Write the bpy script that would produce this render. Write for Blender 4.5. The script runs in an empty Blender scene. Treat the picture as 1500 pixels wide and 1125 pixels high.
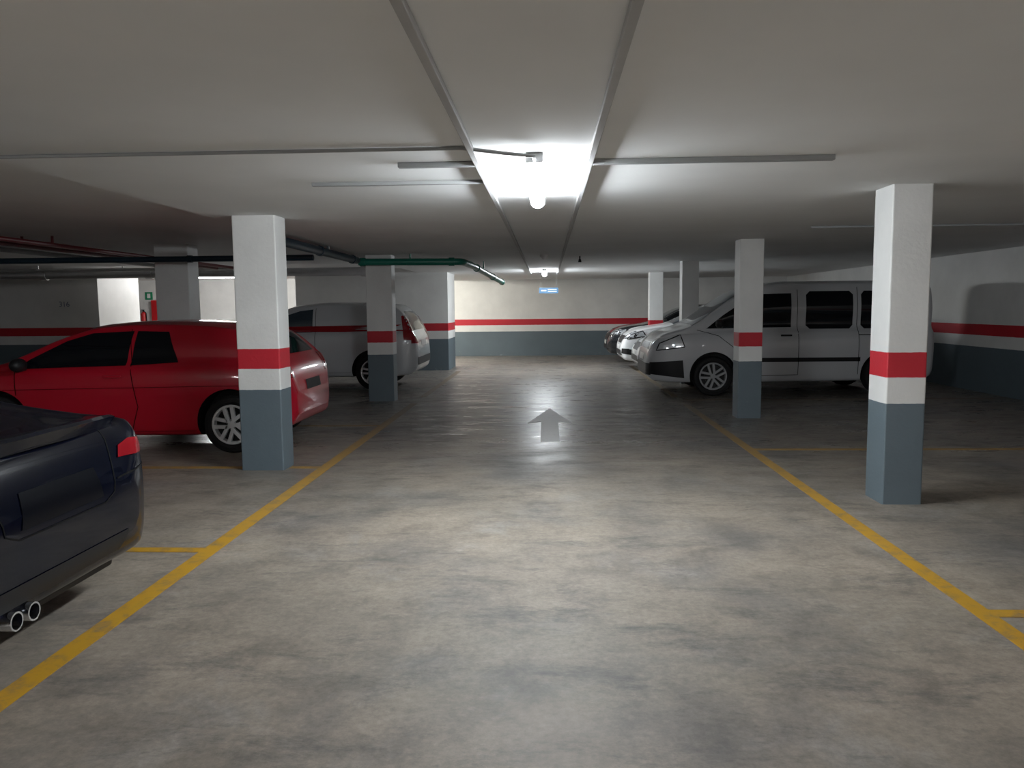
import bpy, bmesh, math, random
from mathutils import Vector, Matrix
from mathutils.bvhtree import BVHTree
random.seed(3)
S = bpy.context.scene
COL = S.collection
ZC = 2.36      # ceiling
# ------------------------------------------------------------------ materials
def newmat(name):
    m = bpy.data.materials.new(name); m.use_nodes = True
    nt = m.node_tree; b = nt.nodes["Principled BSDF"]
    return m, nt, b
def mat(name, col, rough=0.5, metal=0.0, coat=0.0, emit=None, es=0.0, var=0.12, scale=6.0, spec=0.5, bump=0.0):
    m, nt, b = newmat(name)
    b.inputs["Roughness"].default_value = rough
    b.inputs["Metallic"].default_value = metal
    b.inputs["Coat Weight"].default_value = coat
    b.inputs["Coat Roughness"].default_value = 0.05
    b.inputs["Specular IOR Level"].default_value = spec
    if emit:
        b.inputs["Emission Color"].default_value = (*emit, 1)
        b.inputs["Emission Strength"].default_value = es
    n = nt.nodes.new("ShaderNodeTexNoise"); n.inputs["Scale"].default_value = scale; n.inputs["Detail"].default_value = 5
    tc = nt.nodes.new("ShaderNodeTexCoord"); nt.links.new(tc.outputs["Object"], n.inputs["Vector"])
    mx = nt.nodes.new("ShaderNodeMix"); mx.data_type = 'RGBA'
    mx.inputs[6].default_value = (*[c*(1-var) for c in col], 1)
    mx.inputs[7].default_value = (*[min(1, c*(1+var)) for c in col], 1)
    nt.links.new(n.outputs["Fac"], mx.inputs[0]); nt.links.new(mx.outputs[2], b.inputs["Base Color"])
    if bump:
        bp = nt.nodes.new("ShaderNodeBump"); bp.inputs["Strength"].default_value = bump; bp.inputs["Distance"].default_value = 0.01
        nt.links.new(n.outputs["Fac"], bp.inputs["Height"]); nt.links.new(bp.outputs[0], b.inputs["Normal"])
    return m
def ramp(nt, stops, interp='LINEAR'):
    r = nt.nodes.new("ShaderNodeValToRGB"); r.color_ramp.interpolation = interp
    e = r.color_ramp.elements
    while len(e) > 1: e.remove(e[-1])
    e[0].position = stops[0][0]; e[0].color = stops[0][1]
    for p, c in stops[1:]:
        x = e.new(p); x.color = c
    return r
def g(v): return (v, v, v, 1)
def mix(nt, fac, a, b, mode='MIX'):
    mx = nt.nodes.new("ShaderNodeMix"); mx.data_type = 'RGBA'; mx.blend_type = mode
    for i, s in ((0, fac), (6, a), (7, b)):
        if hasattr(s, "links"): nt.links.new(s, mx.inputs[i])
        else: mx.inputs[i].default_value = s
    return mx.outputs[2]
def noise(nt, vec, scale, detail=6, rough=0.6, dist=0.0):
    n = nt.nodes.new("ShaderNodeTexNoise"); n.inputs["Scale"].default_value = scale
    n.inputs["Detail"].default_value = detail; n.inputs["Roughness"].default_value = rough
    n.inputs["Distortion"].default_value = dist
    nt.links.new(vec, n.inputs["Vector"]); return n.outputs["Fac"]

def striped(name, white=(0.70, 0.70, 0.685)):
    m, nt, b = newmat(name)
    geo = nt.nodes.new("ShaderNodeNewGeometry")
    sep = nt.nodes.new("ShaderNodeSeparateXYZ"); nt.links.new(geo.outputs["Position"], sep.inputs[0])
    nn = noise(nt, geo.outputs["Position"], 14, 3)
    ma = nt.nodes.new("ShaderNodeMath"); ma.operation = 'MULTIPLY_ADD'; ma.inputs[1].default_value = 0.008; ma.inputs[2].default_value = -0.004
    nt.links.new(nn, ma.inputs[0])
    ad = nt.nodes.new("ShaderNodeMath"); ad.operation = 'ADD'
    nt.links.new(sep.outputs["Z"], ad.inputs[0]); nt.links.new(ma.outputs[0], ad.inputs[1])
    dv = nt.nodes.new("ShaderNodeMath"); dv.operation = 'DIVIDE'; dv.inputs[1].default_value = 2.5
    nt.links.new(ad.outputs[0], dv.inputs[0])
    w = (*white, 1)
    r = ramp(nt, [(0, (0.095, 0.128, 0.150, 1)), (0.755/2.5, w), (0.95/2.5, (0.46, 0.006, 0.018, 1)), (1.135/2.5, w)], 'CONSTANT')
    nt.links.new(dv.outputs[0], r.inputs[0])
    n2 = noise(nt, geo.outputs["Position"], 1.6, 6, 0.6)
    r2 = ramp(nt, [(0.3, g(0.86)), (0.65, g(1.0))]); nt.links.new(n2, r2.inputs[0])
    c = mix(nt, 1.0, r.outputs[0], r2.outputs[0], 'MULTIPLY')
    # scuffs, mostly below knee height
    n3 = noise(nt, geo.outputs["Position"], 6, 10, 0.75, 0.3)
    mh = nt.nodes.new("ShaderNodeMapRange"); mh.inputs[1].default_value = 0.0; mh.inputs[2].default_value = 0.9
    mh.inputs[3].default_value = 0.07; mh.inputs[4].default_value = -0.05; nt.links.new(sep.outputs["Z"], mh.inputs[0])
    a3 = nt.nodes.new("ShaderNodeMath"); a3.operation = 'ADD'; nt.links.new(n3, a3.inputs[0]); nt.links.new(mh.outputs[0], a3.inputs[1])
    r3 = ramp(nt, [(0.68, g(0)), (0.73, g(0.55))]); nt.links.new(a3.outputs[0], r3.inputs[0])
    c = mix(nt, r3.outputs[0], c, (0.36, 0.37, 0.38, 1))
    nt.links.new(c, b.inputs["Base Color"]); b.inputs["Roughness"].default_value = 0.55
    bp = nt.nodes.new("ShaderNodeBump"); bp.inputs["Strength"].default_value = 0.25; bp.inputs["Distance"].default_value = 0.01
    n4 = noise(nt, geo.outputs["Position"], 30, 4); nt.links.new(n4, bp.inputs["Height"]); nt.links.new(bp.outputs[0], b.inputs["Normal"])
    return m
M_STRIPE = striped("striped_wall_paint")

def floor_mat():
    m, nt, b = newmat("worn_concrete_floor")
    geo = nt.nodes.new("ShaderNodeNewGeometry"); P = geo.outputs["Position"]
    n1 = noise(nt, P, 0.75, 8, 0.62, 0.3)
    r1 = ramp(nt, [(0.34, (0.135, 0.124, 0.111, 1)), (0.5, (0.210, 0.180, 0.146, 1)), (0.66, (0.275, 0.230, 0.182, 1))]); nt.links.new(n1, r1.inputs[0])
    n2 = noise(nt, P, 2.8, 14, 0.74, 0.3)
    r2 = ramp(nt, [(0.34, g(0.60)), (0.48, g(0.92)), (0.66, g(1.20))]); nt.links.new(n2, r2.inputs[0])
    c = mix(nt, 1.0, r1.outputs[0], r2.outputs[0], 'MULTIPLY')
    n6 = noise(nt, P, 1.3, 9, 0.7, 0.4)
    r6 = ramp(nt, [(0.54, g(0)), (0.70, g(0.5))]); nt.links.new(n6, r6.inputs[0])
    c = mix(nt, r6.outputs[0], c, (0.28, 0.270, 0.258, 1))
    mp = nt.nodes.new("ShaderNodeMapping"); mp.inputs["Scale"].default_value = (0.75, 2.0, 1); mp.inputs["Location"].default_value = (3.1, 1.7, 0)
    nt.links.new(P, mp.inputs["Vector"])
    n3 = noise(nt, mp.outputs[0], 1.6, 15, 0.80, 0.25)
    r3 = ramp(nt, [(0.525, g(0)), (0.66, g(0.85))]); nt.links.new(n3, r3.inputs[0])
    c = mix(nt, r3.outputs[0], c, (0.060, 0.058, 0.056, 1))
    n5 = noise(nt, P, 26, 10, 0.8)
    r5 = ramp(nt, [(0.35, g(0.72)), (0.65, g(1.22))]); nt.links.new(n5, r5.inputs[0])
    c = mix(nt, 1.0, c, r5.outputs[0], 'MULTIPLY')
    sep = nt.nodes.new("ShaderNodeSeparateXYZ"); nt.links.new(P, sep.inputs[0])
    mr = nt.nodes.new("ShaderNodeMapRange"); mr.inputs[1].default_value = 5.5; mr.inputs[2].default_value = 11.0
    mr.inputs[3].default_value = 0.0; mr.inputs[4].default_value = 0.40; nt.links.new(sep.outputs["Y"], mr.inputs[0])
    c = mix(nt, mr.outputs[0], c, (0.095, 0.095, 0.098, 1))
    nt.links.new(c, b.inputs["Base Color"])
    # matt and dusty near the camera, polished by tyres further down the lane
    rr = ramp(nt, [(0.40, g(0.18)), (0.60, g(0.46))]); nt.links.new(n3, rr.inputs[0])
    m2 = nt.nodes.new("ShaderNodeMapRange"); m2.inputs[1].default_value = 5.0; m2.inputs[2].default_value = 8.5
    m2.inputs[3].default_value = 0.85; m2.inputs[4].default_value = 0.10; nt.links.new(sep.outputs["Y"], m2.inputs[0])
    ro = mix(nt, m2.outputs[0], rr.outputs[0], g(0.62))
    nt.links.new(ro, b.inputs["Roughness"])
    bp = nt.nodes.new("ShaderNodeBump"); bp.inputs["Strength"].default_value = 0.25; bp.inputs["Distance"].default_value = 0.01
    nt.links.new(n2, bp.inputs["Height"]); nt.links.new(bp.outputs[0], b.inputs["Normal"])
    return m
M_FLOOR = floor_mat()
def paint_worn(name, col, under, lo, hi, rough=.5):
    m, nt, b = newmat(name)
    geo = nt.nodes.new("ShaderNodeNewGeometry"); P = geo.outputs["Position"]
    n = noise(nt, P, 9, 10, 0.75, 0.4); r = ramp(nt, [(lo, g(0)), (hi, g(1))]); nt.links.new(n, r.inputs[0])
    sep = nt.nodes.new("ShaderNodeSeparateXYZ"); nt.links.new(P, sep.inputs[0])
    c = mix(nt, r.outputs[0], (*col, 1), (*under, 1))
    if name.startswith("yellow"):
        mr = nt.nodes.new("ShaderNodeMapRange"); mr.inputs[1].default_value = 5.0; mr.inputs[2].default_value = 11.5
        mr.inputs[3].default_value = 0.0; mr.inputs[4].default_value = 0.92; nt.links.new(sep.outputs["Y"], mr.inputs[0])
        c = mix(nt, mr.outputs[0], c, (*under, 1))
    nt.links.new(c, b.inputs["Base Color"]); b.inputs["Roughness"].default_value = rough
    return m
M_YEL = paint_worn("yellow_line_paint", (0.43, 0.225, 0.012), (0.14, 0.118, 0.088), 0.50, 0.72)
M_ARW = paint_worn("white_arrow_paint", (0.95, 0.95, 0.95), (0.70, 0.70, 0.70), 0.55, 0.80, .6)
M_CEIL = mat("ceiling_plaster", (0.78, 0.79, 0.79), 0.85, var=0.08, scale=1.5, bump=0.2)
M_RIB = mat("conduit_plaster", (0.42, 0.42, 0.42), 0.7)
M_RIB2 = mat("conduit_plaster_grey", (0.25, 0.255, 0.26), 0.7)
M_GREYPIPE = mat("grey_pvc", (0.30, 0.31, 0.32), 0.5)
M_BLUEPIPE = mat("dark_blue_pipe", (0.007, 0.024, 0.040), 0.4)
M_GREENPIPE = mat("green_pipe", (0.008, 0.15, 0.105), 0.35)
M_REDPIPE = mat("red_pipe", (0.12, 0.012, 0.015), 0.4)
M_SILV = mat("galvanised_duct", (0.55, 0.56, 0.57), 0.35, 0.6)
M_HOUS = mat("lamp_housing", (0.5, 0.5, 0.5), 0.5)
TUBE = 124.0
M_TUBE = mat("fluorescent_diffuser", (0.9, 0.9, 0.9), 0.4, emit=(0.90, 0.96, 1.0), es=TUBE*1.35, var=0.0)
M_TUBE_D = mat("fluorescent_diffuser_warm", (0.9, 0.9, 0.9), 0.4, emit=(1.0, 0.96, 0.84), es=TUBE*1.9, var=0.0)
M_TUBE_B = mat("fluorescent_diffuser_bright", (0.9, 0.9, 0.9), 0.4, emit=(0.99, 0.985, 0.98), es=TUBE*1.5, var=0.0)
M_TUBE_FILL = mat("added_fill_diffuser", (0.9, 0.9, 0.9), 0.4, emit=(0.99, 0.985, 0.98), es=TUBE*1.15, var=0.0)  # for the two out-of-view lamps added as fill light
M_GLASS = mat("car_glass", (0.003, 0.004, 0.006), 0.05, spec=0.3)
M_GLASS_B = mat("car_glass_blue", (0.03, 0.045, 0.06), 0.08, spec=0.6)
M_BLACK = mat("black_plastic", (0.007, 0.007, 0.008), 0.5, spec=0.3)
M_SEAM = mat("panel_gap", (0.003, 0.003, 0.003), 0.8, spec=0.1)
M_RUB = mat("tyre_rubber", (0.009, 0.009, 0.010), 0.75, scale=20, spec=0.3)
M_ALLOY = mat("alloy_rim", (0.72, 0.73, 0.75), 0.3, 0.25)
M_CHROME = mat("chrome", (0.75, 0.76, 0.78), 0.12, 1.0)
M_TAIL = mat("tail_lamp_lens", (0.24, 0.003, 0.008), 0.12, coat=0.5)
M_HEAD = mat("headlamp_lens", (0.72, 0.76, 0.80), 0.08, 0.4, coat=1.0)
M_PLATE = mat("number_plate", (0.62, 0.62, 0.60), 0.4)
M_DPLATE = mat("dark_plate", (0.0015, 0.002, 0.004), 0.3, spec=0.1)
M_NAVY = mat("navy_car_paint", (0.0010, 0.0018, 0.0065), 0.25, 0.0, coat=0.5, spec=0.05)
M_RED = mat("red_car_paint", (0.37, 0.0025, 0.015), 0.32, 0.0, coat=0.6, var=0.04, spec=0.3)
M_WHITE = mat("white_car_paint", (0.49, 0.505, 0.525), 0.35, coat=0.8, var=0.03)
M_WHITE2 = mat("white_car_paint_cool", (0.80, 0.81, 0.82), 0.35, coat=0.8, var=0.03)
M_DARKCAR = mat("anthracite_car_paint", (0.014, 0.016, 0.02), 0.25, 0.4, coat=1.0)
M_FIRE = mat("fire_red", (0.45, 0.006, 0.010), 0.35)
M_SIGNG = mat("green_sign", (0.01, 0.22, 0.10), 0.4)
M_SIGNB = mat("blue_sign", (0.010, 0.085, 0.19), 0.4)
M_SIGNW = mat("sign_white", (0.75, 0.75, 0.75), 0.4)
M_TXT = mat("stencil_blue_grey", (0.10, 0.13, 0.2), 0.6)

# ------------------------------------------------------------------ helpers
def add(name, me, parent=None, mats=(), loc=(0, 0, 0)):
    o = bpy.data.objects.new(name, me); COL.objects.link(o)
    for m in mats: me.materials.append(m)
    if parent: o.parent = parent
    o.location = loc
    return o
def empty(name, loc=(0, 0, 0), rz=0):
    e = bpy.data.objects.new(name, None); COL.objects.link(e); e.location = loc; e.rotation_euler = (0, 0, rz)
    e.empty_display_size = 0.2
    return e
def bm_box(bm, x0, x1, y0, y1, z0, z1, mi=0, M=None):
    v = [bm.verts.new(Vector((x, y, z)) if M is None else M @ Vector((x, y, z))) for x in (x0, x1) for y in (y0, y1) for z in (z0, z1)]
    for q in ((0, 1, 3, 2), (4, 6, 7, 5), (0, 4, 5, 1), (2, 3, 7, 6), (0, 2, 6, 4), (1, 5, 7, 3)):
        f = bm.faces.new([v[i] for i in q]); f.material_index = mi
def fin(bm, name, mats, parent=None, smooth=False, bevel=0, loc=(0, 0, 0), angle=40):
    bmesh.ops.recalc_face_normals(bm, faces=bm.faces)
    if bevel: bmesh.ops.bevel(bm, geom=list(bm.edges), offset=bevel, segments=2, affect='EDGES', profile=0.6)
    me = bpy.data.meshes.new(name); bm.to_mesh(me); bm.free()
    if smooth:
        for p in me.polygons: p.use_smooth = True
        try: me.set_sharp_from_angle(angle=math.radians(angle))
        except Exception: pass
    return add(name, me, parent, mats, loc)
def box(name, x0, x1, y0, y1, z0, z1, m, parent=None, bevel=0):
    bm = bmesh.new(); bm_box(bm, x0, x1, y0, y1, z0, z1)
    return fin(bm, name, [m], parent, bevel=bevel)
def bm_cyl(bm, c, axis, r, h, seg=24, mi=0, r2=None):
    rot = Vector((0, 0, 1)).rotation_difference(Vector(axis).normalized()).to_matrix().to_4x4()
    ret = bmesh.ops.create_cone(bm, cap_ends=True, segments=seg, radius1=r, radius2=r if r2 is None else r2, depth=h, matrix=Matrix.Translation(c) @ rot)
    fs = set()
    for v in ret['verts']:
        for f in v.link_faces: fs.add(f)
    for f in fs: f.material_index = mi
def pipe(name, pts, r, m, parent=None, clamps=None, flanges=None):
    """bent round pipe swept along a polyline, with couplings"""
    bm = bmesh.new(); seg = 14
    pts = [Vector(p) for p in pts]
    path = [pts[0]]
    for i in range(1, len(pts)-1):
        a, b, c = pts[i-1], pts[i], pts[i+1]
        d = min(r*2.2, (a-b).length*0.4, (c-b).length*0.4)
        p0 = b+(a-b).normalized()*d; p2 = b+(c-b).normalized()*d
        for t in [0, .25, .5, .75, 1]:
            path.append(p0*(1-t)**2+b*2*t*(1-t)+p2*t*t)
    path.append(pts[-1])
    rings = []
    for i, p in enumerate(path):
        t = (path[min(i+1, len(path)-1)]-path[max(i-1, 0)]).normalized()
        up = Vector((0, 0, 1)) if abs(t.z) < .9 else Vector((1, 0, 0))
        s = t.cross(up).normalized(); u = s.cross(t)
        rings.append([bm.verts.new(p+(s*math.cos(a)+u*math.sin(a))*r) for a in [2*math.pi*k/seg for k in range(seg)]])
    for a, b in zip(rings, rings[1:]):
        for k in range(seg): bm.faces.new((a[k], a[(k+1) % seg], b[(k+1) % seg], b[k]))
    bm.faces.new(rings[0]); bm.faces.new(rings[-1])
    for f in (flanges or []):
        i, t = int(f), f-int(f)
        p = pts[i].lerp(pts[i+1], t); d = pts[i+1]-pts[i]
        bm_cyl(bm, p, d, r*1.22, r*1.6, 20)
    for f in (clamps or []):
        i, t = int(f), f-int(f)
        p = pts[i].lerp(pts[i+1], t)
        bm_box(bm, p.x-.012, p.x+.012, p.y-.012, p.y+.012, p.z, clamp_top)
    return fin(bm, name, [m], parent, smooth=True)
clamp_top = ZC-.001

# ------------------------------------------------------------------ shell
XL, XR, YB, YF = -16.0, 7.3, -8.0, 24.5
box("floor", XL-.2, XR+.2, YB-.2, YF+.2, -0.2, 0, M_FLOOR)
SX = -3.12
ZL = 2.47
box("ceiling", SX, XR+.2, YB-.2, YF+.2, ZC, ZC+.3, M_CEIL)
box("ceiling_side_bay", XL-.2, SX, YB-.2, YF+.2, ZL, ZL+.2, M_CEIL)
box("wall_right", XR, XR+.2, YB-.2, YF+.2, 0, ZC, M_STRIPE)
box("wall_far", XL-.2, XR, YF, YF+.2, 0, ZL, M_STRIPE)
box("wall_left", XL-.2, XL, YB-.2, YF, 0, ZL, M_STRIPE)
box("wall_back", XL, XR, YB-.2, YB, 0, ZL, M_STRIPE)
box("wall_storage_room", XL, -10.2, 17.5, 19.3, 0, ZL, M_STRIPE)
box("wall_partition", -6.1, SX, 18.9, 20.3, 0, ZL, M_STRIPE)
box("wall_partition_end", SX, -2.4, 18.9, 20.3, 0, ZC, M_STRIPE)

def pillar(x0, x1, y0, y1, top=ZC, n=[0]):
    bm = bmesh.new(); bm_box(bm, x0, x1, y0, y1, 0, top)
    ed = [e for e in bm.edges if abs(e.verts[0].co.z-e.verts[1].co.z) > 1]
    bmesh.ops.bevel(bm, geom=ed, offset=0.012, segments=3, affect='EDGES', profile=0.5)
    n[0] += 1
    return fin(bm, "concrete_pillar" if n[0] == 1 else "concrete_pillar.%03d" % (n[0]-1), [M_STRIPE])
pillar(2.50, 2.79, 5.90, 6.22)
pillar(-2.88, -2.48, 7.15, 7.45)
pillar(2.52, 2.83, 10.50, 10.80)
pillar(-2.92, -2.50, 12.60, 12.90)
pillar(2.58, 2.90, 15.30, 15.60)
pillar(2.60, 2.95, 20.30, 20.60)
pillar(-5.72, -5.22, 11.30, 11.65, ZL)

# floor markings
bm = bmesh.new()
def quad(bm, x0, x1, y0, y1, z=0.003):
    bm_box(bm, x0, x1, y0, y1, 0.0005, z)
quad(bm, -2.18, -2.07, 0.3, 12.3); quad(bm, 2.05, 2.15, 0.3, 12.0)
for y in (2.05, 4.72, 9.95): quad(bm, -7.0, -2.18, y-.045, y+.045)
quad(bm, -7.0, -2.90, 7.235, 7.325); quad(bm, -2.46, -2.18, 7.235, 7.325)
for y in (3.78, 8.2, 12.6): quad(bm, 2.15, 7.0, y-.045, y+.045)
quad(bm, -2.18, -2.07, 13.2, 18.6); quad(bm, 2.05, 2.15, 13.0, 20.0)
fin(bm, "parking_line_marking", [M_YEL])
bm = bmesh.new()
Z0, Z1 = .001, .006
bm_box(bm, -.09, .13, 8.70, 10.25, Z0, Z1)
tri = [(-.27, 10.1), (-.09, 10.25), (.13, 10.25), (.31, 10.1), (.02, 11.6)]
lo = [bm.verts.new((x, y, Z0)) for x, y in tri]; hi = [bm.verts.new((x, y, Z1)) for x, y in tri]
bm.faces.new(lo); bm.faces.new(hi)
for k in range(5): bm.faces.new((lo[k], lo[(k+1) % 5], hi[(k+1) % 5], hi[k]))
fin(bm, "direction_arrow_marking", [M_ARW])

# ceiling ribs / conduits
def rib(name, x0, x1, y0, y1, d=0.03, m=None):
    bm = bmesh.new(); bm_box(bm, x0, x1, y0, y1, ZC-d, ZC-.0005)
    return fin(bm, name, [m or M_RIB], bevel=0.004)
rib("ceiling_conduit", -.425, -.39, -6, 20); rib("ceiling_conduit.001", .235, .27, -6, 20)
rib("ceiling_conduit.002", -.88, -.425, 4.70, 4.75, .03, M_RIB2); rib("ceiling_conduit.003", .27, 1.66, 4.70, 4.75, .03, M_RIB2)
rib("ceiling_conduit.004", -1.6, -.425, 5.38, 5.42, .025, M_RIB2)
pipe("lamp_cable_conduit", [(-3.1, 4.27, ZC-.012), (-.45, 4.27, ZC-.012), (-.22, 4.26, ZC-.045), (-.07, 4.32, ZC-.05), (-.07, 4.480, ZC-.04)], .010, M_RIB2)
pipe("ceiling_conduit.005", [(2.9, 8.9, ZC-.013), (7.28, 8.9, ZC-.013)], .012, M_GREYPIPE)

# ------------------------------------------------------------------ lamps
def lamp(x, y, zc, L=1.57, m=M_TUBE, rot=0, n=[0]):
    n[0] += 1
    e = empty("fluorescent_ceiling_lamp" if n[0] == 1 else "fluorescent_ceiling_lamp.%03d" % (n[0]-1), (x, y, zc-.001), rot)
    h = L/2
    bm = bmesh.new(); bm_box(bm, -.045, .045, -h, h, -.05, 0); fin(bm, "housing", [M_HOUS], e, bevel=.006)
    bm = bmesh.new()
    prof = []
    for k in range(9):
        a = math.pi*k/8
        prof.append((.055*math.cos(a), -.062-.05*math.sin(a)))
    prof = [(.055, -.045)]+prof+[(-.055, -.045)]
    r = [[bm.verts.new((px, yy, pz)) for px, pz in prof] for yy in (-h+.008, h-.008)]
    k = len(prof)
    for i in range(k): bm.faces.new((r[0][i], r[0][(i+1) % k], r[1][(i+1) % k], r[1][i]))
    bm.faces.new(r[0]); bm.faces.new(r[1])
    fin(bm, "diffuser", [m], e)
    for s in (-1, 1):
        bm = bmesh.new(); bm_box(bm, -.05, .05, min(s*(h-.02), s*(h+.01)), max(s*(h-.02), s*(h+.01)), -.055, -.002)
        fin(bm, "end_cap", [M_HOUS], e, bevel=.006)
    return e
lamp(-.07, 5.28, ZC)
lamp(-.07, 18.6, ZC)
lamp(-.07, -1.5, ZC, m=M_TUBE_B)
lamp(4.6, -2.4, ZC, m=M_TUBE_FILL)  # added fill, unseen behind the camera, brightens the right side
lamp(-3.9, 22.4, ZL, m=M_TUBE_D)
lamp(-9.0, 20.8, ZL, m=M_TUBE_B, rot=math.pi/2)
lamp(-6.5, -2.0, ZL, m=M_TUBE_FILL)  # second unseen fill lamp, added to lift the left side

# ------------------------------------------------------------------ pipes, signs
pipe("drain_pipe_blue", [(-2.98, 8.3, 2.27), (-2.98, 12.3, 2.26)], .055, M_BLUEPIPE, clamps=[.1, .6], flanges=[.05, .5, .93])
pipe("drain_pipe_green", [(-2.98, 12.42, 2.24), (-1.35, 12.50, 2.23), (-1.26, 13.4, 2.21), (-1.0, 17.6, 2.06)], .055, M_GREENPIPE, clamps=[.5, 2.3], flanges=[.04, .9, 2.1, 2.6, 2.97])
clamp_top = ZL-.001
pipe("drain_pipe_transverse", [(-12, 10.9, 2.23), (-3.25, 10.9, 2.22)], .042, M_BLUEPIPE, clamps=[.2, .45, .9], flanges=[.3, .8])
pipe("sprinkler_pipe", [(-6.35, 4, 2.36), (-6.3, 15.8, 2.35)], .03, M_REDPIPE, clamps=[.2, .5, .8])
pipe("sprinkler_pipe.001", [(-6.75, 4, 2.36), (-6.7, 15.8, 2.35)], .03, M_REDPIPE, clamps=[.2, .5, .8])
pipe("grey_service_pipe", [(-7.5, 3, 2.36), (-7.4, 15.5, 2.36)], .035, M_GREYPIPE, clamps=[.2, .5, .8])
pipe("ventilation_duct", [(-15, 16.7, 2.30), (-3.3, 16.7, 2.30)], .09, M_SILV, clamps=[.2, .5, .8], flanges=[.15, .35, .55, .75, .95])
pipe("ventilation_duct.001", [(-15, 16.2, 2.37), (-6.4, 16.2, 2.37)], .035, M_SILV, clamps=[.2, .5, .8])

def text(name, s, loc, rot, size, m, depth=.002):
    c = bpy.data.curves.new(name, 'FONT'); c.body = s; c.size = size; c.extrude = depth; c.align_x = 'CENTER'
    o = bpy.data.objects.new(name, c); COL.objects.link(o); o.location = loc; o.rotation_euler = rot; c.materials.append(m); return o
text("bay_number", "316", (-11.0, 17.497, 1.62), (math.pi/2, 0, 0), .17, M_TXT)
text("bay_number.001", "314", (XR-.003, 11.7, 1.55), (math.pi/2, 0, -math.pi/2), .2, M_TXT)

e = empty("exit_sign", (.03, 20, 1.92))
box("panel", -.24, .24, -.012, .012, -.07, .07, M_SIGNB, e, .003)
box("arrow_shaft", -.19, -.06, -.016, -.011, -.012, .012, M_SIGNW, e)
box("legend_top", -.02, .2, -.016, -.011, .015, .03, M_SIGNW, e)
box("legend_bottom", -.02, .2, -.016, -.011, -.03, -.015, M_SIGNW, e)
box("hanger_1", -.2, -.195, -.003, .003, .07, ZC-1.921, M_GREYPIPE, e)
box("hanger_2", .195, .2, -.003, .003, .07, ZC-1.921, M_GREYPIPE, e)
bm = bmesh.new(); bm_cyl(bm, (-.05, 13.0, ZC-.021), (0, 0, 1), .07, .04); bm_cyl(bm, (-.05, 13.0, ZC-.06), (0, 0, 1), .035, .04, r2=.055)
fin(bm, "smoke_detector", [M_SIGNW], smooth=True)
bm = bmesh.new(); bm_cyl(bm, (.55, 13.5, ZC-.031), (0, 0, 1), .012, .06); bm_cyl(bm, (.55, 13.5, ZC-.08), (0, 0, 1), .03, .05, r2=.02)
fin(bm, "ceiling_sensor", [M_BLACK], smooth=True)
# fire point in the lit recess (wall mounted)
e = empty("fire_hose_cabinet", (-12.30, YF-.002, 1.42))
box("cabinet", -.17, .17, -.2, 0, -.42, .42, M_FIRE, e, .01)
box("door_glass", -.12, .12, -.21, -.2, -.3, .3, M_FIRE, e, .003)
box("latch", .13, .15, -.22, -.2, -.05, .05, M_CHROME, e)
e = empty("fire_extinguisher", (-12.78, YF-.09, .95))
bm = bmesh.new(); bm_cyl(bm, (0, 0, .24), (0, 0, 1), .085, .46); bm_cyl(bm, (0, 0, .5), (0, 0, 1), .085, .07, r2=.03); fin(bm, "bottle", [M_FIRE], e, True)
bm = bmesh.new(); bm_cyl(bm, (0, 0, .56), (0, 0, 1), .025, .07); bm_box(bm, -.02, .02, -.1, .03, .58, .6); fin(bm, "valve", [M_BLACK], e)
pipe("hose", [(0, -.05, .57), (.11, -.05, .5), (.11, -.03, .15)], .012, M_BLACK, e)
e = empty("emergency_exit_sign", (-12.62, YF-.001, 1.98)); box("panel", -.12, .12, -.02, 0, -.12, .12, M_SIGNG, e, .003); box("pictogram", -.05, .05, -.024, -.019, -.07, .07, M_SIGNW, e)

# ------------------------------------------------------------------ cars
def pchip(pts):
    xs = [p[0] for p in pts]; ys = [p[1] for p in pts]; n = len(xs)
    d = [(ys[i+1]-ys[i])/(xs[i+1]-xs[i]) for i in range(n-1)]
    m = [d[0]]+[0 if d[i-1]*d[i] <= 0 else 2*d[i-1]*d[i]/(d[i-1]+d[i]) for i in range(1, n-1)]+[d[-1]]
    def f(x):
        if x <= xs[0]: return ys[0]
        if x >= xs[-1]: return ys[-1]
        i = max(j for j in range(n-1) if xs[j] <= x); h = xs[i+1]-xs[i]; t = (x-xs[i])/h
        return (2*t**3-3*t*t+1)*ys[i]+(t**3-2*t*t+t)*h*m[i]+(-2*t**3+3*t*t)*ys[i+1]+(t**3-t*t)*h*m[i+1]
    return f
def catmull(p, k=3):
    out = []
    n = len(p)
    for i in range(n-1):
        a = p[max(i-1, 0)]; b = p[i]; c = p[i+1]; d = p[min(i+2, n-1)]
        for j in range(k):
            t = j/k
            out.append(tuple(0.5*((2*b[q])+(-a[q]+c[q])*t+(2*a[q]-5*b[q]+4*c[q]-d[q])*t*t+(-a[q]+3*b[q]-3*c[q]+d[q])*t**3) for q in (0, 1)))
    out.append(p[-1]); return out

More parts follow.
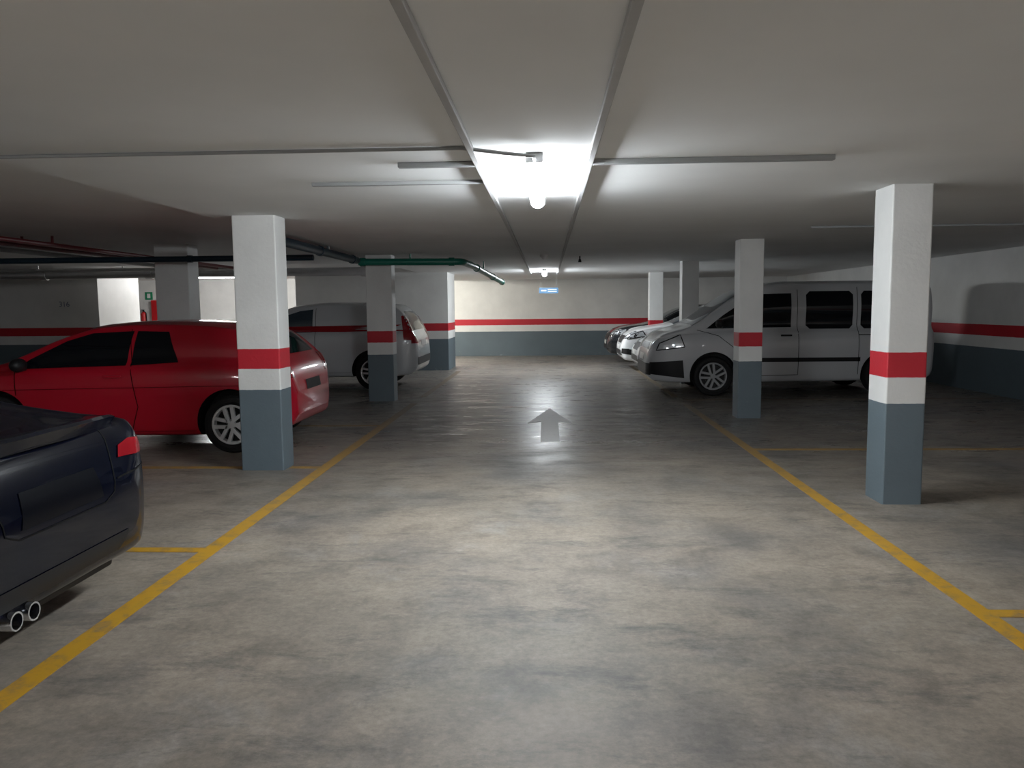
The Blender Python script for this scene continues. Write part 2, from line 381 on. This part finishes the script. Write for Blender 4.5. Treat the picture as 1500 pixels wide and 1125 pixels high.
def wheel_mesh(R, W, spokes, rimmat):
    bm = bmesh.new(); seg = 40
    rr = R*.69
    prof = [(rr, -W/2+.02), (R*.8, -W/2), (R*.93, -W/2+.006), (R*.985, -W/2+.03), (R, -W/2+.06), (R, W/2-.06), (R*.985, W/2-.03), (R*.93, W/2-.006), (R*.8, W/2), (rr, W/2-.02)]
    def lathe(prof, mi, close=False):
        rings = [[bm.verts.new((r*math.cos(2*math.pi*k/seg), y, r*math.sin(2*math.pi*k/seg))) for k in range(seg)] for r, y in prof]
        for a, b in zip(rings, rings[1:]):
            for k in range(seg):
                f = bm.faces.new((a[k], a[(k+1) % seg], b[(k+1) % seg], b[k])); f.material_index = mi
    lathe(prof, 0)
    lathe([(rr+.002, W/2-.015), (rr-.005, W/2-.008), (rr-.022, W/2-.012), (rr-.028, W/2-.05), (rr-.03, -W/2+.03)], 1)
    bm_cyl(bm, (0, W/2-.085, 0), (0, 1, 0), rr-.02, .02, 40, 2)
    bm_cyl(bm, (0, W/2-.035, 0), (0, 1, 0), R*.13, .05, 24, 1)
    bm_cyl(bm, (0, W/2-.06, 0), (0, 1, 0), R*.42, .03, 24, 2)
    for s in range(spokes):
        a = 2*math.pi*s/spokes+.2
        for off in (-.055, .055):
            M = Matrix.Rotation(a, 4, 'Y') @ Matrix.Rotation(off*1.5, 4, 'Y')
            bm_box(bm, off*.5-.018, off*.5+.018, W/2-.05, W/2-.012, R*.09, rr-.012, 1, M)
    bmesh.ops.recalc_face_normals(bm, faces=bm.faces)
    me = bpy.data.meshes.new("wheel"); bm.to_mesh(me); bm.free()
    for p in me.polygons: p.use_smooth = True
    me.set_sharp_from_angle(angle=math.radians(35))
    for m in (M_RUB, rimmat, M_BLACK): me.materials.append(m)
    return me

class Car:
    def __init__(s, name, loc, L, W, top, wid, zb, belt, paint, wheels, R=.31, tumble=.32, rz=math.pi, spokes=5, rim=None):
        s.L = L; s.W = W; s.e = empty(name, loc, rz); s.paint = paint
        T, WD, ZB, BL = pchip(top), pchip(wid), pchip(zb), pchip(belt)
        N = 100; bm = bmesh.new(); rings = []
        for i in range(N+1):
            x = L*(.5-.5*math.cos(math.pi*i/N))
            zt, w, b = T(x), W*WD(x), ZB(x)
            bl = min(BL(x), zt-.05); bl = max(bl, b+.1) if zt-.05 > b+.1 else (b+zt)/2
            h = zt-bl; hh = bl-b
            rw = .955*w-tumble*h if h > .12 else .955*w-.03-tumble*h
            c = .03*min(1, h/.3)
            half = [(0, b), (.45*w, b), (.86*w, b), (.955*w, b+.05*min(1, hh/.3)), (.985*w, b+.28*hh), (w, b+.55*hh), (.995*w, b+.8*hh), (.965*w, bl-.012),
                    (.955*w-.10*h, bl+.12*h), (.955*w-(tumble*.5)*h, bl+.5*h), (rw, bl+.86*h), (rw-.07, zt-.02-c*.5), (rw*.55, zt-.004), (0, zt)]
            pl = catmull(half, 3)
            full = pl+[(-y, z) for y, z in reversed(pl[1:-1])]
            rings.append([bm.verts.new((x, y, z)) for y, z in full])
        n = len(rings[0])
        for a, bb in zip(rings, rings[1:]):
            for k in range(n): bm.faces.new((a[k], a[(k+1) % n], bb[(k+1) % n], bb[k]))
        bm.faces.new(rings[0]); bm.faces.new(rings[-1])
        body = fin(bm, "body", [paint, M_BLACK], None, True, angle=38)
        cb = bmesh.new()
        for wx in wheels:
            for sg in (1, -1):
                bm_cyl(cb, (wx, sg*(W-.02), R+.02), (0, 1, 0), R+.055, .52, 40, 1)
        cut = fin(cb, "cutter", [paint, M_BLACK])
        md = body.modifiers.new("b", 'BOOLEAN'); md.operation = 'DIFFERENCE'; md.solver = 'EXACT'; md.object = cut
        bpy.context.view_layer.update()
        dg = bpy.context.evaluated_depsgraph_get()
        me = bpy.data.meshes.new_from_object(body.evaluated_get(dg))
        body.modifiers.clear(); body.data = me
        bpy.data.objects.remove(cut)
        body.parent = s.e
        s.body = body
        s.bvh = BVHTree.FromPolygons([v.co.copy() for v in me.vertices], [tuple(p.vertices) for p in me.polygons])
        wm = wheel_mesh(R, .2, spokes, rim or M_ALLOY)
        k = 0
        for wx in wheels:
            for sg in (1, -1):
                k += 1
                o = bpy.data.objects.new("wheel_%d" % k, wm); COL.objects.link(o); o.parent = s.e
                o.location = (wx, sg*(W-.115), R)
                o.rotation_euler = (0, 0, 0 if sg > 0 else math.pi)
    def cast(s, u, v, view, off):
        if view == 'L': o, d = Vector((u, 2, v)), Vector((0, -1, 0))
        elif view == 'R': o, d = Vector((u, -2, v)), Vector((0, 1, 0))
        elif view == 'rear': o, d = Vector((-1, u, v)), Vector((1, 0, 0))
        elif view == 'front': o, d = Vector((s.L+1, u, v)), Vector((-1, 0, 0))
        else: o, d = Vector((u, v, 4)), Vector((0, 0, -1))
        hit, nrm, _, _ = s.bvh.ray_cast(o, d)
        if hit is None:
            hit, nrm, _, _ = s.bvh.find_nearest(o+d*(1.2 if view in ('L', 'R') else 1.0))
        if nrm.dot(d) > 0: nrm = -nrm
        return hit+nrm*off
    def patch(s, name, poly, view, m, off=.004, cell=.04, sides=None):
        for vw in ((['L', 'R'] if view == 'side' else [view])):
            bm = bmesh.new()
            bm.faces.new([bm.verts.new((u, v, 0)) for u, v in poly])
            us = [p[0] for p in poly]; vs = [p[1] for p in poly]
            for lo, hi, no in ((min(us), max(us), (1, 0, 0)), (min(vs), max(vs), (0, 1, 0))):
                k = int((hi-lo)/cell)
                for i in range(1, k+1):
                    q = lo+(hi-lo)*i/(k+1)
                    bmesh.ops.bisect_plane(bm, geom=bm.verts[:]+bm.edges[:]+bm.faces[:], plane_co=(q*no[0], q*no[1], 0), plane_no=no)
            bmesh.ops.triangulate(bm, faces=bm.faces[:])
            for v in bm.verts: v.co = s.cast(v.co.x, v.co.y, vw, off)
            me = bpy.data.meshes.new(name); bm.to_mesh(me); bm.free()
            for p in me.polygons: p.use_smooth = True
            add(name+("" if vw == view else "_"+vw), me, s.e, [m])
    def seam(s, name, pts, view, w=.008, m=None, off=.003):
        m = m or M_SEAM
        for vw in ((['L', 'R'] if view == 'side' else [view])):
            bm = bmesh.new(); dens = []
            for a, b in zip(pts, pts[1:]):
                a, b = Vector(a), Vector(b); k = max(1, int((b-a).length/.04))
                for i in range(k): dens.append(a.lerp(b, i/k))
            dens.append(Vector(pts[-1])); prev = None
            for i, p in enumerate(dens):
                t = (dens[min(i+1, len(dens)-1)]-dens[max(i-1, 0)]).normalized(); nn = Vector((-t.y, t.x))*w/2
                cur = [bm.verts.new(s.cast(p.x+nn.x*q, p.y+nn.y*q, vw, off)) for q in (-1, 1)]
                if prev: bm.faces.new((prev[0], prev[1], cur[1], cur[0]))
                prev = cur
            me = bpy.data.meshes.new(name); bm.to_mesh(me); bm.free(); add(name, me, s.e, [m])
    def mirror(s, x, z, m):
        for sg in (1, -1):
            bm = bmesh.new()
            bmesh.ops.create_uvsphere(bm, u_segments=16, v_segments=10, radius=1, matrix=Matrix.Translation((x, sg*(s.W+.05), z)) @ Matrix.Diagonal((.07, .11, .075, 1)))
            bm_box(bm, x-.02, x+.03, min(sg*(s.W-.12), sg*(s.W+.03)), max(sg*(s.W-.12), sg*(s.W+.03)), z-.06, z-.03, 1)
            fin(bm, "door_mirror", [m, M_BLACK], s.e, True)
    def handle(s, x, z, m):
        for sg, vw in ((1, 'L'), (-1, 'R')):
            p = s.cast(x, z, vw, .012)
            bm = bmesh.new(); bm_box(bm, p.x-.09, p.x+.09, p.y-.014, p.y+.014, z-.014, z+.014); fin(bm, "door_handle", [m], s.e, bevel=.006)
def sym(poly): return [(-a, b) for a, b in reversed(poly)]

# --- navy coupe, rear toward the lane
c = Car("navy_coupe_car", (-2.18, 3.38, 0), 4.45, .90,
        [(0, .66), (.03, .76), (.08, .88), (.14, .925), (.45, .955), (.85, 1.03), (1.6, 1.33), (2.1, 1.385), (2.6, 1.36), (3.45, .98), (4.0, .86), (4.3, .74), (4.45, .58)],
        [(0, .70), (.03, .82), (.08, .90), (.18, .955), (.5, .99), (1, 1), (3.6, 1), (4.1, .94), (4.35, .82), (4.45, .62)],
        [(0, .36), (.02, .30), (.06, .24), (.14, .20), (.5, .18), (3.9, .19), (4.3, .22), (4.45, .35)],
        [(0, .90), (1, .92), (3.4, .88), (4.45, .8)], M_NAVY, (.88, 3.5), R=.32)
c.patch("side_window", [(1.15, .98), (3.1, .95), (2.75, 1.16), (2.3, 1.28), (1.75, 1.27), (1.35, 1.13)], 'side', M_GLASS)
c.patch("rear_window", [(.80, -.60), (1.62, -.46), (1.62, .46), (.80, .60)], 'top', M_GLASS_B)
c.patch("windscreen", [(2.7, -.48), (3.38, -.62), (3.38, .62), (2.7, .48)], 'top', M_GLASS)
tl = [(.50, .755), (.66, .745), (.80, .75), (.85, .78), (.83, .815), (.66, .83), (.54, .81)]
c.patch("tail_lamp_l", tl, 'rear', M_TAIL, .006, .03); c.patch("tail_lamp_r", sym(tl), 'rear', M_TAIL, .006, .03)
tl2 = [(.06, .755), (.20, .77), (.22, .80), (.08, .82)]
c.patch("tail_lamp_side", tl2, 'side', M_TAIL, .005, .03)
c.patch("number_plate_recess", [(-.30, .60), (.30, .60), (.27, .75), (-.27, .75)], 'rear', M_DPLATE, .004, .04)
c.seam("boot_gap_l", [(.47, .90), (.44, .78), (.40, .60), (.32, .565), (-.32, .565), (-.40, .60), (-.44, .78), (-.47, .90)], 'rear', .008)
c.seam("bumper_gap", [(.84, .68), (.44, .66)], 'rear', .008); c.seam("bumper_gap_r", [(-.84, .68), (-.44, .66)], 'rear', .008)
c.patch("bumper_diffuser", [(-.45, .29), (.45, .29), (.52, .38), (-.52, .38)], 'rear', M_BLACK, .004, .04)
c.seam("door_gap", [(1.5, .95), (1.45, .6), (1.6, .28), (2.9, .26), (3.05, .6), (3.0, .92)], 'side', .008)
c.handle(1.75, .82, M_NAVY)
c.mirror(2.95, 1.0, M_NAVY)
c.patch("headlamp_l", [(.45, .60), (.78, .66), (.80, .74), (.5, .70)], 'front', M_HEAD); c.patch("headlamp_r", sym([(.45, .60), (.78, .66), (.80, .74), (.5, .70)]), 'front', M_HEAD)
bm = bmesh.new(); prev = None
for i in range(25):
    y = -.70+1.4*i/24; q = abs(y)/.70
    x0 = .08+.10*q**2.5; zz = .935-.01*q; hgt = .045*(1-.5*q**6)
    pr = [(x0-.035, zz+hgt*.7), (x0-.02, zz+hgt), (x0+.12, zz+.02), (x0+.12, zz-.03), (x0, zz-.03)]
    cur = [bm.verts.new((a, y, b)) for a, b in pr]
    if prev:
        for k in range(5): bm.faces.new((prev[k], prev[(k+1) % 5], cur[(k+1) % 5], cur[k]))
    else: bm.faces.new(cur)
    prev = cur
bm.faces.new(prev); fin(bm, "boot_spoiler", [M_NAVY], c.e, True)
for y in (.27, .38):
    bm = bmesh.new()
    rings = [[bm.verts.new((x, y+r*math.cos(a), .245+r*math.sin(a))) for a in [2*math.pi*k/24 for k in range(24)]] for x, r in ((.35, .035), (-.01, .040), (-.01, .033), (.3, .03))]
    for a, b in zip(rings, rings[1:]):
        for k in range(24): bm.faces.new((a[k], a[(k+1) % 24], b[(k+1) % 24], b[k]))
    fin(bm, "exhaust_tip", [M_CHROME], c.e, True)
bm = bmesh.new(); bm_box(bm, .15, .75, -.62, .62, .15, .28); fin(bm, "rear_silencer", [M_BLACK], c.e, bevel=.03)

# --- red hatchback
c = Car("red_hatchback_car", (-2.68, 8.84, 0), 3.98, .85,
        [(0, .64), (.03, .80), (.08, .92), (.20, 1.06), (.40, 1.25), (.56, 1.325), (.9, 1.375), (1.5, 1.40), (2.1, 1.37), (2.45, 1.27), (3.12, .97), (3.6, .86), (3.87, .72), (3.98, .56)],
        [(0, .72), (.04, .86), (.12, .93), (.3, .98), (.7, 1), (3.1, 1), (3.6, .95), (3.88, .82), (3.98, .62)],
        [(0, .38), (.05, .28), (.2, .22), (.5, .19), (3.5, .18), (3.85, .2), (3.98, .32)],
        [(0, .93), (1, .92), (3.1, .87), (3.98, .78)], M_RED, (.64, 3.16), R=.305)
c.patch("front_side_window", [(1.76, .93), (2.96, .90), (2.80, 1.0), (2.42, 1.19), (2.15, 1.27), (1.70, 1.29)], 'side', M_GLASS)
c.patch("rear_side_window", [(1.20, .96), (1.71, .93), (1.66, 1.29), (1.32, 1.28)], 'side', M_GLASS)
c.patch("windscreen", [(2.25, -.50), (3.05, -.66), (3.05, .66), (2.25, .50)], 'top', M_GLASS)
c.patch("rear_window", [(-.58, 1.02), (.58, 1.02), (.50, 1.24), (-.50, 1.24)], 'rear', M_GLASS)
t = [(.56, .78), (.76, .78), (.76, .98), (.62, 1.0)]
c.patch("tail_lamp_l", t, 'rear', M_TAIL, .006, .03); c.patch("tail_lamp_r", sym(t), 'rear', M_TAIL, .006, .03)
c.patch("number_plate", [(-.26, .62), (.26, .62), (.26, .73), (-.26, .73)], 'rear', M_DPLATE, .006)
c.patch("tail_lamp_side", [(.05, .80), (.26, .84), (.30, .96), (.12, .96)], 'side', M_TAIL, .005, .03)
c.patch("headlamp_side", [(3.45, .66), (3.84, .62), (3.80, .70), (3.50, .76)], 'side', M_HEAD, .005, .03)
c.seam("door_gap", [(1.73, 1.31), (1.70, .93), (1.62, .5), (1.70, .26), (2.85, .25), (2.92, .5), (2.95, .88)], 'side', .009)
c.seam("bumper_gap", [(.0, .62), (.30, .64)], 'side', .008)
c.seam("crease", [(.4, .72), (3.4, .68)], 'side', .005)
c.handle(1.88, .82, M_RED); c.mirror(2.85, .95, M_BLACK)
c.seam("sill", [(1.02, .22), (2.78, .21)], 'side', .05, M_BLACK)

# --- white SUV
c = Car("white_suv_car", (-2.40, 15.2, 0), 4.25, .92,
        [(0, .75), (.03, .95), (.08, 1.06), (.2, 1.33), (.32, 1.50), (.45, 1.58), (.9, 1.62), (1.7, 1.63), (2.25, 1.59), (2.6, 1.48), (3.2, 1.12), (3.8, 1.02), (4.12, .88), (4.25, .66)],
        [(0, .78), (.04, .88), (.12, .94), (.3, .985), (.7, 1), (3.3, 1), (3.8, .95), (4.15, .82), (4.25, .65)],
        [(0, .45), (.05, .36), (.2, .28), (.5, .25), (3.6, .25), (4.1, .28), (4.25, .4)],
        [(0, 1.06), (1, 1.05), (3.1, 1.0), (4.25, .9)], M_WHITE, (.82, 3.42), R=.34)
c.patch("side_window_front", [(1.95, 1.08), (3.0, 1.05), (2.55, 1.36), (2.2, 1.47), (1.95, 1.50)], 'side', M_GLASS_B)
c.patch("windscreen", [(2.38, -.54), (3.12, -.68), (3.12, .68), (2.38, .54)], 'top', M_GLASS)
c.patch("rear_window", [(-.66, 1.10), (.66, 1.10), (.58, 1.45), (-.58, 1.45)], 'rear', M_GLASS)
t = [(.66, .86), (.86, .86), (.84, 1.12), (.74, 1.36), (.68, 1.36)]
c.patch("tail_lamp_l", t, 'rear', M_TAIL, .006, .03); c.patch("tail_lamp_r", sym(t), 'rear', M_TAIL, .006, .03)
c.patch("tail_lamp_side", [(.04, .92), (.24, .92), (.30, 1.36), (.22, 1.40)], 'side', M_TAIL, .006, .03)
c.patch("lower_bumper", [(-.72, .46), (.72, .46), (.74, .60), (-.74, .60)], 'rear', M_BLACK, .005)
c.patch("number_plate", [(-.26, .80), (.26, .80), (.26, .91), (-.26, .91)], 'rear', M_PLATE, .006)
c.seam("door_gap", [(1.9, 1.52), (1.88, .5), (1.95, .35), (3.0, .35), (3.05, 1.0)], 'side', .009)
c.seam("sill", [(1.2, .29), (3.05, .29)], 'side', .09, M_BLACK)
c.handle(2.05, .98, M_WHITE); c.mirror(2.85, 1.12, M_WHITE)

# --- white van (right), nose toward lane
L = 4.65
c = Car("white_van", (1.67+L, 14.05, 0), L, .95,
        [(0, 1.80), (.05, 1.86), (.3, 1.90), (2.3, 1.90), (2.75, 1.86), (3.1, 1.73), (4.0, 1.16), (4.35, 1.05), (4.52, .92), (4.62, .75), (4.65, .62)],
        [(0, .93), (.05, .97), (.2, 1), (3.7, 1), (4.2, .95), (4.5, .84), (4.6, .74), (4.65, .62)],
        [(0, .35), (.05, .30), (.3, .25), (4.2, .22), (4.5, .24), (4.65, .34)],
        [(0, 1.05), (3, 1.05), (4, 1.02), (4.65, .9)], M_WHITE, (.80, 3.58), R=.33, tumble=.16, rim=M_GREYPIPE)
c.patch("cab_side_window", [(2.30, 1.13), (3.70, 1.12), (3.42, 1.34), (3.02, 1.60), (2.75, 1.68), (2.30, 1.69)], 'side', M_GLASS)
c.patch("side_window_sliding_door", [(1.30, 1.16), (1.36, 1.10), (2.00, 1.10), (2.06, 1.16), (2.06, 1.66), (2.00, 1.72), (1.36, 1.72), (1.30, 1.66)], 'side', M_GLASS)
c.patch("side_window_rear", [(.45, 1.16), (.5, 1.10), (1.12, 1.10), (1.17, 1.16), (1.17, 1.66), (1.12, 1.72), (.5, 1.72), (.45, 1.66)], 'side', M_GLASS)
c.patch("windscreen", [(2.95, -.66), (3.92, -.78), (3.92, .78), (2.95, .66)], 'top', M_GLASS_B)
c.seam("side_moulding", [(1.2, .60), (3.1, .60)], 'side', .07, M_BLACK)
c.seam("cab_door_gap", [(2.20, 1.75), (2.20, .35), (3.10, .33), (3.18, .75), (3.5, 1.0), (3.85, 1.1)], 'side', .01)
c.seam("slide_door_gap", [(1.23, 1.78), (1.23, .35)], 'side', .01); c.seam("slide_rail", [(.2, 1.0), (1.23, 1.0)], 'side', .014)
t = [(.52, .76), (.86, .80), (.86, .98), (.60, .94)]
c.patch("headlamp_l", t, 'front', M_HEAD, .006, .03); c.patch("headlamp_r", sym(t), 'front', M_HEAD, .006, .03)
hs = [(4.05, .82), (4.50, .76), (4.45, .88), (4.12, 1.02)]
c.patch("headlamp_side", hs, 'side', M_HEAD, .007, .03); c.seam("headlamp_rim", hs+[hs[0]], 'side', .018, M_BLACK, .009)
c.patch("grille", [(-.48, .78), (.48, .78), (.42, .88), (-.42, .88)], 'front', M_BLACK, .006)
c.patch("lower_bumper", [(-.70, .34), (.70, .34), (.74, .54), (-.74, .54)], 'front', M_BLACK, .006)
c.patch("bumper_side", [(4.05, .30), (4.60, .36), (4.60, .56), (4.08, .60)], 'side', M_BLACK, .006)
c.patch("number_plate", [(-.26, .58), (.26, .58), (.26, .69), (-.26, .69)], 'front', M_PLATE, .008)
c.mirror(3.50, 1.20, M_BLACK); c.handle(2.40, 1.0, M_BLACK)

# --- other cars parked along the right side
def small(name, X, Y, paint, h, suv):
    L = 4.2; k = h/1.5
    c = Car(name, (X+L, Y, 0), L, .89,
            [(0, .75), (.05, .98), (.25, 1.3*k), (.45, 1.42*k), (1.3, 1.5*k), (1.9, 1.47*k), (2.3, 1.36*k), (3.05, 1.02*k), (3.7, .93*k), (4.0, .82*k), (4.15, .68*k), (4.2, .58)],
            [(0, .78), (.05, .88), (.2, .97), (.6, 1), (3.3, 1), (3.8, .94), (4.08, .82), (4.2, .64)],
            [(0, .42), (.1, .3), (.4, .22), (3.7, .21), (4.1, .25), (4.2, .34)],
            [(0, .98*k), (3, .93*k), (4.2, .8*k)], paint, (.75, 3.36), R=.32)
    c.patch("side_window", [(.75, 1.04*k), (2.9, .98*k), (2.45, 1.22*k), (2.1, 1.34*k), (1.0, 1.37*k)], 'side', M_GLASS)
    c.patch("windscreen", [(2.2, -.54), (3.0, -.68), (3.0, .68), (2.2, .54)], 'top', M_GLASS_B)
    t = [(.44, .68*k), (.80, .73*k), (.80, .86*k), (.56, .82*k)]
    hm = M_HEAD
    c.patch("headlamp_l", t, 'front', hm, .006, .03); c.patch("headlamp_r", sym(t), 'front', hm, .006, .03)
    c.seam("headlamp_rim_l", t+[t[0]], 'front', .025, M_BLACK, .008); c.seam("headlamp_rim_r", sym(t)+[sym(t)[0]], 'front', .025, M_BLACK, .008)
    hs = [(3.65, .76*k), (4.06, .69*k), (4.0, .79*k), (3.72, .87*k)]
    c.patch("headlamp_side", hs, 'side', hm, .007, .03); c.seam("headlamp_rim_side", hs+[hs[0]], 'side', .025, M_BLACK, .009)
    c.patch("grille", [(-.4, .60*k), (.4, .60*k), (.44, .76*k), (-.44, .76*k)], 'front', M_BLACK, .006)
    c.patch("lower_intake", [(-.6, .36), (.6, .36), (.52, .48), (-.52, .48)], 'front', M_BLACK, .006)
    f = [(.58, .40), (.76, .42), (.76, .52), (.60, .52)]
    c.patch("fog_lamp_l", f, 'front', M_BLACK, .006, .03); c.patch("fog_lamp_r", sym(f), 'front', M_BLACK, .006, .03)
    c.patch("fog_lamp_side", [(3.90, .36), (4.16, .40), (4.14, .52), (3.94, .50)], 'side', M_BLACK, .006, .03)
    c.patch("number_plate", [(-.26, .49), (.26, .49), (.26, .59), (-.26, .59)], 'front', M_PLATE, .008)
    c.seam("door_gap", [(1.6, 1.4*k), (1.6, .35), (2.75, .32), (2.82, .92*k)], 'side', .01)
    c.mirror(2.7, 1.05*k, paint)
    return c
small("white_parked_car", 1.85, 16.9, M_WHITE2, 1.46, False)
small("white_crossover_car", 1.72, 19.15, M_WHITE2, 1.60, True)
small("anthracite_parked_car", 1.60, 21.9, M_DARKCAR, 1.56, True)

# ------------------------------------------------------------------ camera, world
cam = bpy.data.cameras.new("camera"); co = bpy.data.objects.new("camera", cam); COL.objects.link(co)
cam.sensor_width = 36; cam.lens = 27.6; cam.clip_start = .05
co.matrix_world = Matrix.Translation((0, 0, 1.5)) @ Matrix.Rotation(math.radians(2.64), 4, 'Z') @ Matrix.Rotation(math.radians(90-5.56), 4, 'X') @ Matrix.Rotation(math.radians(-.57), 4, 'Z')
S.camera = co
w = bpy.data.worlds.new("world"); S.world = w; w.use_nodes = True
w.node_tree.nodes["Background"].inputs[0].default_value = (.5, .55, .6, 1); w.node_tree.nodes["Background"].inputs[1].default_value = .05
S.view_settings.view_transform = 'Standard'
S.view_settings.exposure = 0.0
S.view_settings.gamma = 1.08
